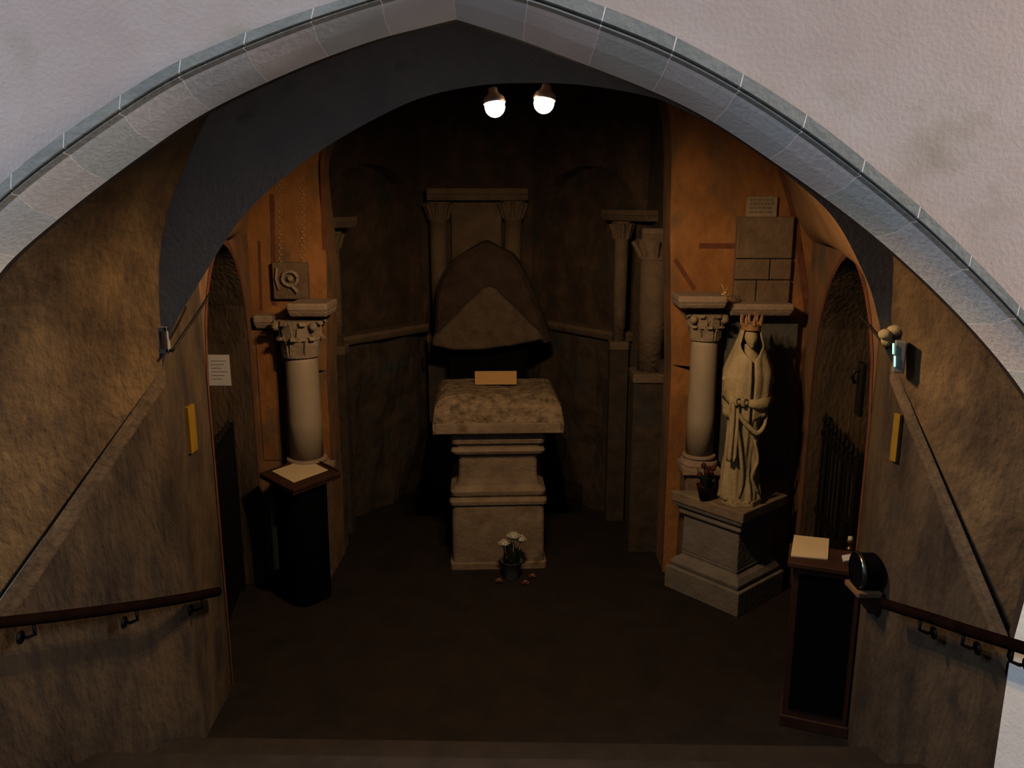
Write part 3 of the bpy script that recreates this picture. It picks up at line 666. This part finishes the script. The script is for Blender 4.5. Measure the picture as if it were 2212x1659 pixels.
# neck and head join the same body
hz = 1.155
hd = []
for kk in range(15):
    a = .06+(pi-.1)*kk/14; hd.append([])
    for i in range(24):
        th = 2*pi*i/24; x = .058*math.sin(a)*math.cos(th); y = .066*math.sin(a)*math.sin(th); z = -.08*math.cos(a)
        front = max(0, -math.sin(th)); side_ = abs(math.cos(th))
        if z < 0: x *= 1-.30*(-z/.08)
        zz2 = z/.08
        y -= .016*math.exp(-((x)/.012)**2)*math.exp(-((zz2+.12)/.22)**2)*(front > .5)        # nose
        y += .008*math.exp(-((abs(x)-.022)/.011)**2)*math.exp(-((zz2-.12)/.13)**2)*(front > .5) # eye sockets
        y -= .005*math.exp(-(x/.016)**2)*math.exp(-((zz2+.50)/.07)**2)*(front > .5)          # lips
        y -= .008*math.exp(-(x/.018)**2)*math.exp(-((zz2+.85)/.12)**2)*(front > .5)          # chin
        cs, sn = math.cos(.22), math.sin(.22); y2 = y*cs+z*sn*1; z2 = z*cs-y*sn*-1
        hd[-1].append((.004+x, -.022+y2, Z(hz)+z2))
b.loft(hd, True, True)
# arms in one surface each, bent to the front
b.tube([(-.125, .0, Z(.95)), (-.165, -.02, Z(.86)), (-.172, -.06, Z(.76)), (-.145, -.13, Z(.735)), (-.12, -.165, Z(.74))], [.048, .056, .052, .036, .022], 14)
b.tube([(.135, .0, Z(.95)), (.175, -.02, Z(.84)), (.175, -.06, Z(.73)), (.10, -.135, Z(.715)), (.02, -.165, Z(.725)), (-.03, -.17, Z(.735))], [.048, .060, .062, .052, .036, .022], 14)
b.build('body', m_statue, t, smooth=True)
# hands
def hand(c, dirx, name):
    b = MB(); c = Vector(c); b.ball(c, .026, 12, sc=(1.1, .7, .85))
    for i, (dz, ln) in enumerate(((.018, .040), (.006, .046), (-.006, .043), (-.017, .034))):
        b.tube([c+Vector((dirx*.012, -.004, dz)), c+Vector((dirx*(.012+ln*.55), -.018, dz*1.1)), c+Vector((dirx*(.012+ln*.85), -.008, dz*1.1)), c+Vector((dirx*(.008+ln*.9), .008, dz))], [.0085, .0085, .007, .0055], 8)
    b.tube([c+Vector((-dirx*.004, -.006, .016)), c+Vector((dirx*.012, -.018, .034)), c+Vector((dirx*.03, -.018, .036))], [.009, .008, .006], 8)
    return b.build('hand', m_statue, t, smooth=True)
hand((-.108, -.175, Z(.742)), -1, 'h'); hand((-.045, -.178, Z(.738)), -1, 'h')
# short mantle / veil over shoulders
rs = []
for kk in range(26):
    q = kk/25; z = 1.235-.57*q; ring_ = []
    rx = .066+.030*min(1, q*6)+.105*min(1, max(0, (q-.16)*2.6)) - .02*max(0, q-.75)
    ry = .078+.020*min(1, q*6)+.062*min(1, max(0, (q-.16)*2.6))
    if q < .06: rx *= math.sqrt(q/.06+.02); ry *= math.sqrt(q/.06+.02)
    for i in range(64):
        a = -pi/2+.62+(2*pi-1.24)*i/63 if q > .02 else -pi/2+.9+(2*pi-1.8)*i/63
        open_ = 1.02 if q < .22 else max(.06, 1.02-(q-.22)*7.0)
        a = -pi/2+open_+(2*pi-2*open_)*i/63
        f = 1+.045*math.sin(9*a+3*q)*min(1, q*3)+.02*math.sin(19*a)*q
        zd = z+.07*q*math.sin(a*1.0+.4)
        ring_.append((.005+rx*f*math.cos(a), .0+ry*f*math.sin(a), Z(zd)))
    rs.append(ring_)
b = MB(); b.loft(rs, closed=False); b.build('mantle', m_statue, t, smooth=True, solid=.012)
# swag of cloth round hips and hanging end
def swag(pts, r0, r1, nm):
    b = MB(); c = resample([Vector(p) for p in pts], 22); b.tube(c, [r0+(r1-r0)*abs(math.sin(i/21*pi)) for i in range(22)], 10); return b.build(nm, m_statue, t, smooth=True)
swag([(-.13, -.15, Z(.71)), (-.07, -.165, Z(.62)), (.02, -.17, Z(.55)), (.07, -.165, Z(.525)), (.13, -.14, Z(.57)), (.165, -.09, Z(.66))], .009, .02, 'drapery')
swag([(-.12, -.15, Z(.69)), (-.10, -.16, Z(.55)), (-.06, -.16, Z(.38)), (-.03, -.15, Z(.2)), (-.05, -.15, Z(.07))], .010, .017, 'drapery')
swag([(.05, -.15, Z(.48)), (.09, -.15, Z(.34)), (.05, -.155, Z(.22)), (.12, -.14, Z(.1))], .008, .016, 'drapery')
b = MB(); rs = []
for kk in range(14):
    q = kk/13; rs.append([(-.175+.075*i/7+.006*math.sin(q*3), -.155+.018*math.sin(i*1.7+q*2)-.01*q, Z(.73-.40*q)) for i in range(8)])
b.loft(rs, closed=False); b.build('hanging_cloth', m_statue, t, smooth=True, solid=.014)
b = MB(); b.lathe([(.055, Z(1.205)), (.062, Z(1.2)), (.066, Z(1.235)), (.060, Z(1.237)), (.055, Z(1.207))], (.004, -.015, 0))
for i in range(8):
    a = i*pi/4+pi/8*4; c, s = math.cos(a), math.sin(a); b.tube([(.004+.062*c, -.015+.062*s, Z(1.23)), (.004+.068*c, -.015+.068*s, Z(1.262)), (.004+.07*c, -.015+.07*s, Z(1.285))], [.014, .010, .003], 6)
b.tube([(.004, -.085, Z(1.25)), (.004, -.088, Z(1.31))], .005, 6); b.tube([(-.012, -.088, Z(1.295)), (.02, -.088, Z(1.295))], .004, 6)
o = b.build('crown', mat('dull_gilt', (.42, .22, .10), (.6, .34, .16), 14, .6, .2), t, smooth=False)
c_ = Vector((.004, -.015, Z(1.2))); o.matrix_local = Matrix.Translation(c_) @ Matrix.Diagonal((1.3, 1.15, 1.2, 1)) @ Matrix.Translation(-c_)
# dark flowers in pot beside the statue
g2 = Vector((P(1527, 1020, 5.84).x, 5.84)); t = empty('flower_pot', (g2.x, g2.y, ztop)); tag(t, 'small dark pot of withered red flowers left of the statue foot', 'flowers')
b = MB(); b.lathe([(.045, 0), (.07, .11), (.076, .115), (.065, .11), (.04, .01)]); b.build('pot', m_pot, t, smooth=True)
b = MB()
for i in range(34):
    a = random.uniform(0, 2*pi); ra = random.uniform(.02, .085); zt_ = random.uniform(.16, .26); p0 = Vector((0, 0, .08)); p1 = Vector((ra*math.cos(a), ra*math.sin(a), zt_)); uu = Vector((-math.sin(a), math.cos(a), 0))*.014
    b.add([p0, p0.lerp(p1, .6)+uu, p1, p0.lerp(p1, .6)-uu], [(0, 1, 2, 3)])
b.build('foliage', m_leaf, t)
for i in range(6):
    a = i*1.1; ra = .035+.02*(i % 2); x, y, z = ra*math.cos(a), ra*math.sin(a), .2+.03*(i % 3); b = MB()
    b.ball((x, y, z), .022, 8); b.tube([(x, y, z), (0, 0, .09)], .003, 5); b.build('flower', m_darkred, t)
# small gilt ornament on the impost
p = P(1572, 640, 6.0); b = MB(); b.ball((0, 0, .02), .018, 8); b.tube([(0, 0, .03), (-.03, 0, .085)], [.012, .004], 6); b.tube([(0, 0, .03), (.02, 0, .06)], [.01, .004], 6); b.tube([(-.03, 0, .01), (.05, 0, .0)], .009, 6)
o = b.build('gilt_ornament', m_gilt, None, smooth=True); o.location = (p.x-.02, 6.0, P(1572, 640, 5.95).z+.0); tag(o, 'tiny gilt ornament perched on the ledge above the right column', 'ornament')

# ------------------------------------------------------------------ right cabinet
cl, cr_ = G(1694, 1578), G(1833, 1583); cyaw = -.34; t = empty('cabinet', ((cl.x+cr_.x)/2-.02, cl.y, .0), cyaw); tag(t, 'tall dark wooden cabinet with black front panel at right', 'cabinet')
w = (cr_.x-cl.x)/2*.97; zc = P(1770, 1222, cl.y).z
b = MB(); b.box(-w-.01, w+.01, -.015, .25, 0, .07); b.build('plinth', m_wood, t, bevel=.005)
b = MB(); b.box(-w, w, 0, .24, .07, zc-.03); b.build('body', m_wood, t, bevel=.004)
b = MB(); b.box(-w+.035, w-.035, -.006, .01, .12, zc-.07); b.build('front_panel', m_black, t)
b = MB(); b.box(-w-.03, w+.07, -.03, .26, zc-.03, zc); b.build('top', m_wood, t, bevel=.005)
b = MB(); b.box(w+.001, w+.02, .04, .21, .1, zc-.10); b.build('side_panel', m_wood, t)
cz = zc
def on(x, y, z): r = ray(x, y); return EYE+r*((z-3)/r.z)
q = [on(1715, 1158, cz), on(1791, 1166, cz), on(1788, 1210, cz), on(1708, 1203, cz)]
b = MB(); b.loft([[tuple(p+Vector((0, 0, .001))) for p in q], [tuple(p+Vector((0, 0, .008))) for p in q]], True, True); o = b.build('paper_sheet', m_paper, None); tag(o, 'cream paper sheet lying on the cabinet top at right', 'paper')
c0 = on(1835, 1186, cz); t3 = empty('brass_holder', (c0.x, c0.y, cz)); tag(t3, 'small shiny brass candle holder on the right cabinet', 'candle holder')
b = MB(); b.lathe([(.022, 0), (.024, .006), (.012, .012), (.01, .03), (.02, .04), (.023, .06), (.02, .062), (.016, .045)]); b.build('cup', m_brass, t3, smooth=True)
b = MB(); b.lathe([(.014, .045), (.014, .075), (.004, .08)]); b.build('candle', m_petal, t3, smooth=True)
q = [on(1818, 1204, cz), on(1840, 1200, cz), on(1841, 1214, cz), on(1822, 1216, cz)]
b = MB(); b.loft([[tuple(p+Vector((0, 0, .001))) for p in q], [tuple(p+Vector((0, 0, .012))) for p in q]], True, True); o = b.build('small_card', m_paperw, None); tag(o, 'small white card beside the brass holder on the right cabinet', 'card')
# wall shelf with round collection drum right of cabinet
sh = P(1868, 1268, 3.9); t4 = empty('wall_shelf', (sh.x, 3.9, sh.z)); tag(t4, 'small brown shelf bracket on the wall right of the cabinet', 'shelf')
b = MB(); b.prism([(-.06, -.07), (.065, -.07), (.065, .09), (-.07, .09)], -.03, 0); b.build('board', m_sidewall, t4, bevel=.006)
b = MB(); b.prism([(.02, -.04), (.065, -.04), (.065, .05), (.02, .05)], -.13, -.03, top=[(-.04, -.06), (.065, -.06), (.065, .08), (-.05, .08)]); b.build('bracket', m_wood, t4)
t5 = empty('collection_drum', (sh.x+.0, 3.915, sh.z)); tag(t5, 'upright round black drum with a steel rim beside the cabinet', 'container')
b = MB(); R = .088; M0 = Matrix.Translation((0, 0, R)) @ Matrix.Rotation(pi/2, 4, 'Y') @ Matrix.Rotation(0, 4, 'Z')
b.M = M0; b.lathe([(R*.9, -.045), (R, -.04), (R, .05), (R*.9, .055)], n=32); b.build('drum', m_black, t5, smooth=False, bevel=.004)
b = MB(); b.M = M0; b.lathe([(R+.001, -.05), (R+.008, -.046), (R+.008, -.03), (R+.001, -.026)], n=32, caps=False); b.build('rim', m_chrome, t5, smooth=True)
b = MB(); b.box(-.05, .06, -.05, .05, 0, .02); b.build('stand', m_black, t5)

# ------------------------------------------------------------------ gates in the doorways
def gate(pt, s0, s1, z1, off, nb, label):
    a = Vector(pt(s0, 0, off)); b_ = Vector(pt(s1, 0, off)); d = b_-a; L = d.length
    t = empty('iron_gate', a, math.atan2(d.y, d.x)); tag(t, label, 'gate', 'iron gates of the side doorways')
    b = MB(); b.box(0, .05, -.02, .02, .02, z1+.04); b.box(L-.05, L, -.02, .02, .02, z1+.04); b.box(.05, L-.05, -.015, .015, .08, .13); b.box(.05, L-.05, -.015, .015, z1-.10, z1-.06); b.box(.05, L-.05, -.015, .015, z1*.5, z1*.5+.04); b.build('frame', m_iron, t)
    for i in range(nb):
        x = .05+(L-.10)*(i+.5)/nb; b = MB(); b.tube([(x, 0, .1), (x, 0, z1)], .011, 8); b.tube([(x, 0, z1), (x, 0, z1+.03), (x, 0, z1+.09)], [.012, .022, .002], 6); b.build('bar', m_iron, t)
    b = MB(); b.box(L*.05, L*.05+.12, -.05, .05, z1*.58, z1*.58+.2); b.build('lock', m_iron, t)
    return t
gate(ptL, .35, 1.36, P(480, 925, 5.9).z, .16, 9, 'black iron bar gate in the narrow left doorway')
gate(ptR, .45, 1.55, P(1815, 960, 5.3).z, .10, 9, 'black iron bar gate in the right doorway behind the cabinet')
# notice in left doorway: sheet on the far jamb, facing the stair
p = P(473, 800, 6.0); t = empty('notice_sheet', (p.x, ptL(1.45, 0)[1]-.006, p.z)); tag(t, 'white printed notice sheet in the left pointed doorway', 'notice')
b = MB(); b.box(-.085, .085, 0, .004, -.12, .12); b.build('paper', m_paperw, t)
b = MB()
for j in range(6): b.box(-.06, .06-.02*(j % 3), -.0015, -.0002, .07-j*.028, .074-j*.028)
b.build('text_lines', m_ink, t)
# lock box and dark fixture on right wall
def wallbox(x, y, w_, h_, d_, name, label, m, cat):
    r = ray(x, y); a = Vector((1.90, Yr)); e = Vector((2.15, 6.3)); 
    # intersect vertical plane of the right crypt wall
    dd = e-a; nn_ = Vector((dd.y, -dd.x)); k2 = (a.x*nn_.x+a.y*nn_.y)/(r.x*nn_.x+r.y*nn_.y); p = EYE+r*k2
    t = empty(name, p, math.atan2(dd.y, dd.x)); tag(t, label, cat); return t
t = wallbox(1862, 835, 0, 0, 0, 'coat_hook_plate', 'dark oblong iron fitting hanging high on the right wall edge', m_iron, 'wall fitting')
b = MB(); b.box(-.05, .05, -.005, .02, -.17, .14)
b.M = Matrix.Translation((0, 0, 0)); b.build('plate', m_iron, t, bevel=.004)
b = MB(); b.tube([(0, .0, .10), (0, .05, .09), (0, .06, .05), (0, .04, .02)], .012, 8); b.build('hook', m_iron, t, smooth=True)
def wallL(s, z, sgn=-1):
    pass

# ------------------------------------------------------------------ handrails
def rail(pts, name, label, brs):
    pts = [Vector(p) for p in pts]; t = empty(name, pts[0]); tag(t, label, 'handrail'); b = MB(); c = resample([p-pts[0] for p in pts], 24); b.tube(c, .026, 12); b.build('rail', m_rail, t, smooth=True)
    for (i, wx) in brs:
        p = c[i]; b = MB(); b.tube([p+Vector((0, 0, -.02)), p+Vector((0, 0, -.075)), p+Vector((wx*.5, 0, -.09)), p+Vector((wx, 0, -.09))], .008, 8); b.lathe([(.03, 0), (.03, .006)], (0, 0, 0), 12)
        q = len(b.v)-24
        for j in range(q, len(b.v)):
            v_ = b.v[j]; b.v[j] = (p.x+wx+(-1 if wx > 0 else 1)*v_[2], p.y+v_[0], p.z-.09+v_[1])
        b.build('bracket', m_iron, t, smooth=True)
def wallpt(x, y, segs, pull):
    r = ray(x, y); best = None
    for a, e in segs:
        a = Vector(a); e = Vector(e); dd = e-a; n_ = Vector((dd.y, -dd.x)); den = r.x*n_.x+r.y*n_.y
        k2 = (a.x*n_.x+a.y*n_.y)/den; q = EYE+r*k2; u_ = (Vector((q.x, q.y))-a).dot(dd)/dd.dot(dd)
        if -1e9 < u_ <= 1.0 or (a, e) == segs[-1]: best = q
        if best is not None and u_ <= 1: break
    return best+(EYE-best)*pull
SL = [((D[0].x, 3.15), (Rr[0].x, 3.95)), ((Rr[0].x, 3.95), (-1.88, Yl+.6))]
SR = [((D[-1].x, 3.15), (Rr[-1].x, 3.95)), ((Rr[-1].x, 3.95), (1.90, Yr+.6))]
rail([wallpt(x, y, SL, .035) for x, y in ((-120, 1356), (0, 1345), (150, 1328), (300, 1308), (400, 1292), (470, 1278))], 'handrail', 'dark wooden handrail on the left stair wall', [(5, -.07), (12, -.07), (19, -.07)])
rail([wallpt(x, y, SR, .04) for x, y in ((2290, 1424), (2212, 1400), (2100, 1365), (2000, 1332), (1935, 1312), (1908, 1303))], 'handrail', 'dark wooden handrail on the right stair wall', [(5, .07), (11, .07), (17, .07)])

# ------------------------------------------------------------------ yellow strips, lamps, groin lines
def hitwall(x, y, a, e):
    r = ray(x, y); a = Vector(a); e = Vector(e); dd = e-a; n_ = Vector((dd.y, -dd.x)); k2 = (a.x*n_.x+a.y*n_.y)/(r.x*n_.x+r.y*n_.y); return EYE+r*k2, math.atan2(dd.y, dd.x)
LW = ((Rr[0].x, 3.95), (-1.88, Yl)); RW = ((Rr[-1].x, 3.95), (1.90, Yr)); RW2 = ((D[-1].x, 3.15), (Rr[-1].x, 3.95))
p, a = hitwall(410, 926, *LW); p1, _ = hitwall(410, 875, *LW); p2, _ = hitwall(410, 980, *LW)
b = MB(); hh = (p1.z-p2.z)/2; b.prism([(-.05, -.006), (.05, -.006), (.05, .012), (-.05, .012)], -hh, hh)  # thin flat yellow strip set on the wall
o = b.build('yellow_strip', m_yellow, None); o.location = p+Vector((.012, 0, 0)); o.rotation_euler = (0, 0, a); tag(o, 'bright yellow vertical strip on the left wall', 'marker')
p, a = hitwall(1941, 945, *RW2); p1, _ = hitwall(1941, 890, *RW2); p2, _ = hitwall(1941, 995, *RW2); hh = (p1.z-p2.z)/2
b = MB(); b.prism([(-.02, -.008), (.02, -.008), (.02, .008), (-.02, .008)], -hh, hh); o = b.build('yellow_strip', m_yellow, None); o.location = p-Vector((.012, 0, 0)); o.rotation_euler = (0, 0, a); tag(o, 'dim yellow vertical strip on the right wall below the emergency lamp', 'marker')
# emergency lamp
p = P(1938, 770, 3.82); t = empty('emergency_lamp', p, -.35); tag(t, 'small grey emergency lamp with two lit slits under the right vault corner', 'lamp')
b = MB(); b.box(-.015, .035, -.03, .04, -.075, .075); b.build('case', m_plast, t, bevel=.006)
for x, z in ((-.021, .042), (-.009, -.018)):
    b = MB(); b.tube([(x-.0, -.036, z-.025), (x-.004, -.036, z+.025)], .004, 8); b.build('lit_tube', m_led, t, smooth=True)
t = empty('corbel', P(1925, 722, 3.93)); tag(t, 'broken pale stone corbel just above the emergency lamp', 'corbel')
b = MB(); b.ball((-.03, -.01, 0), .035, 12, sc=(1, 1, .8)); b.ball((.015, -.01, .02), .038, 12, sc=(1.1, 1, .7)); b.ball((.045, 0, -.005), .03, 12); b.ball((-.015, 0, -.03), .03, 12); b.build('stone', m_statue, t, smooth=True)
t = empty('corbel', P(353, 735, 3.955)); tag(t, 'small dark stone corbel with a pale hole at the left foot of the grey arch', 'corbel')
b = MB(); b.box(-.030, -.011, -.018, .01, -.06, .07); b.box(.011, .030, -.018, .01, -.06, .07); b.box(-.03, .03, -.018, .01, .045, .07); b.box(-.03, .03, -.018, .01, -.065, -.04); b.build('frame', m_grey, t, bevel=.004)
b = MB(); b.box(-.011, .011, -.006, .01, -.04, .045); b.build('hole', m_vault, t)
def groin(px, r, label):
    b = MB(); pts = [P(x, y, Y) for x, y, Y in px]; o0 = pts[0]; b.tube(resample([q-o0 for q in pts], 16), r, 8); o = b.build('groin_line', m_iron, None, smooth=True); o.location = o0; tag(o, label, 'groin')  # dark crease along the vault groin, drawn as a thin tube
groin([(371, 760, 3.93), (400, 716, 4.05), (430, 672, 4.2), (453, 634, 4.32)], .007, 'thin dark cable along the left foot of the crypt vault')
groin([(1857, 682, 4.2), (1880, 706, 4.08), (1903, 734, 3.98), (1916, 752, 3.92)], .008, 'thin dark cable running to the right corbel and emergency lamp')

# ------------------------------------------------------------------ ceiling lamps
def lamp(px_, py_, tilt, label):
    p = P(px_, py_, 4.02); t = empty('spot_lamp', p); tag(t, label, 'lamp', 'pair of ceiling spot lamps')
    ax = Vector((tilt, -.12, -.98)).normalized(); q = ax.to_track_quat('-Z', 'Y').to_matrix().to_4x4()
    b = MB(); b.ball((0, 0, 0), .048, 20); b.build('bulb', m_bulb, t, smooth=True)
    b = MB(); b.M = q; b.lathe([(.052, .016), (.052, .026), (.046, .042), (.03, .055), (.022, .065), (.020, .085), (.001, .088)], n=28, caps=False); b.build('housing', m_shade, t, smooth=True, solid=.003)
    bk = q @ Vector((0, 0, .082)); b = MB(); b.tube([bk, bk+Vector((0, .04, .015)), Vector((bk.x, bk.y+.12, .075))], .009, 8); b.build('stem', m_iron, t, smooth=True)
SPOT = 138
def beam(p, tilt):      # the beam a reflector lamp throws down into the crypt
    l = bpy.data.lights.new('lamp_beam', 'SPOT'); l.energy = SPOT; l.color = (1.0, .62, .30); l.spot_size = math.radians(172); l.spot_blend = .45; l.shadow_soft_size = .04
    o = bpy.data.objects.new('lamp_beam', l); COL.objects.link(o); o.location = p+Vector((0, -.075, -.085)); o.rotation_euler = Vector((tilt, .22, -.97)).to_track_quat('-Z', 'Y').to_euler()
beam(P(1069, 231, 4.02), .05); beam(P(1175, 223, 4.02), -.05)
lamp(1069, 231, .12, 'left of the two glowing ceiling spot lamps above the altar')
lamp(1175, 223, -.15, 'right of the two glowing ceiling spot lamps above the altar')
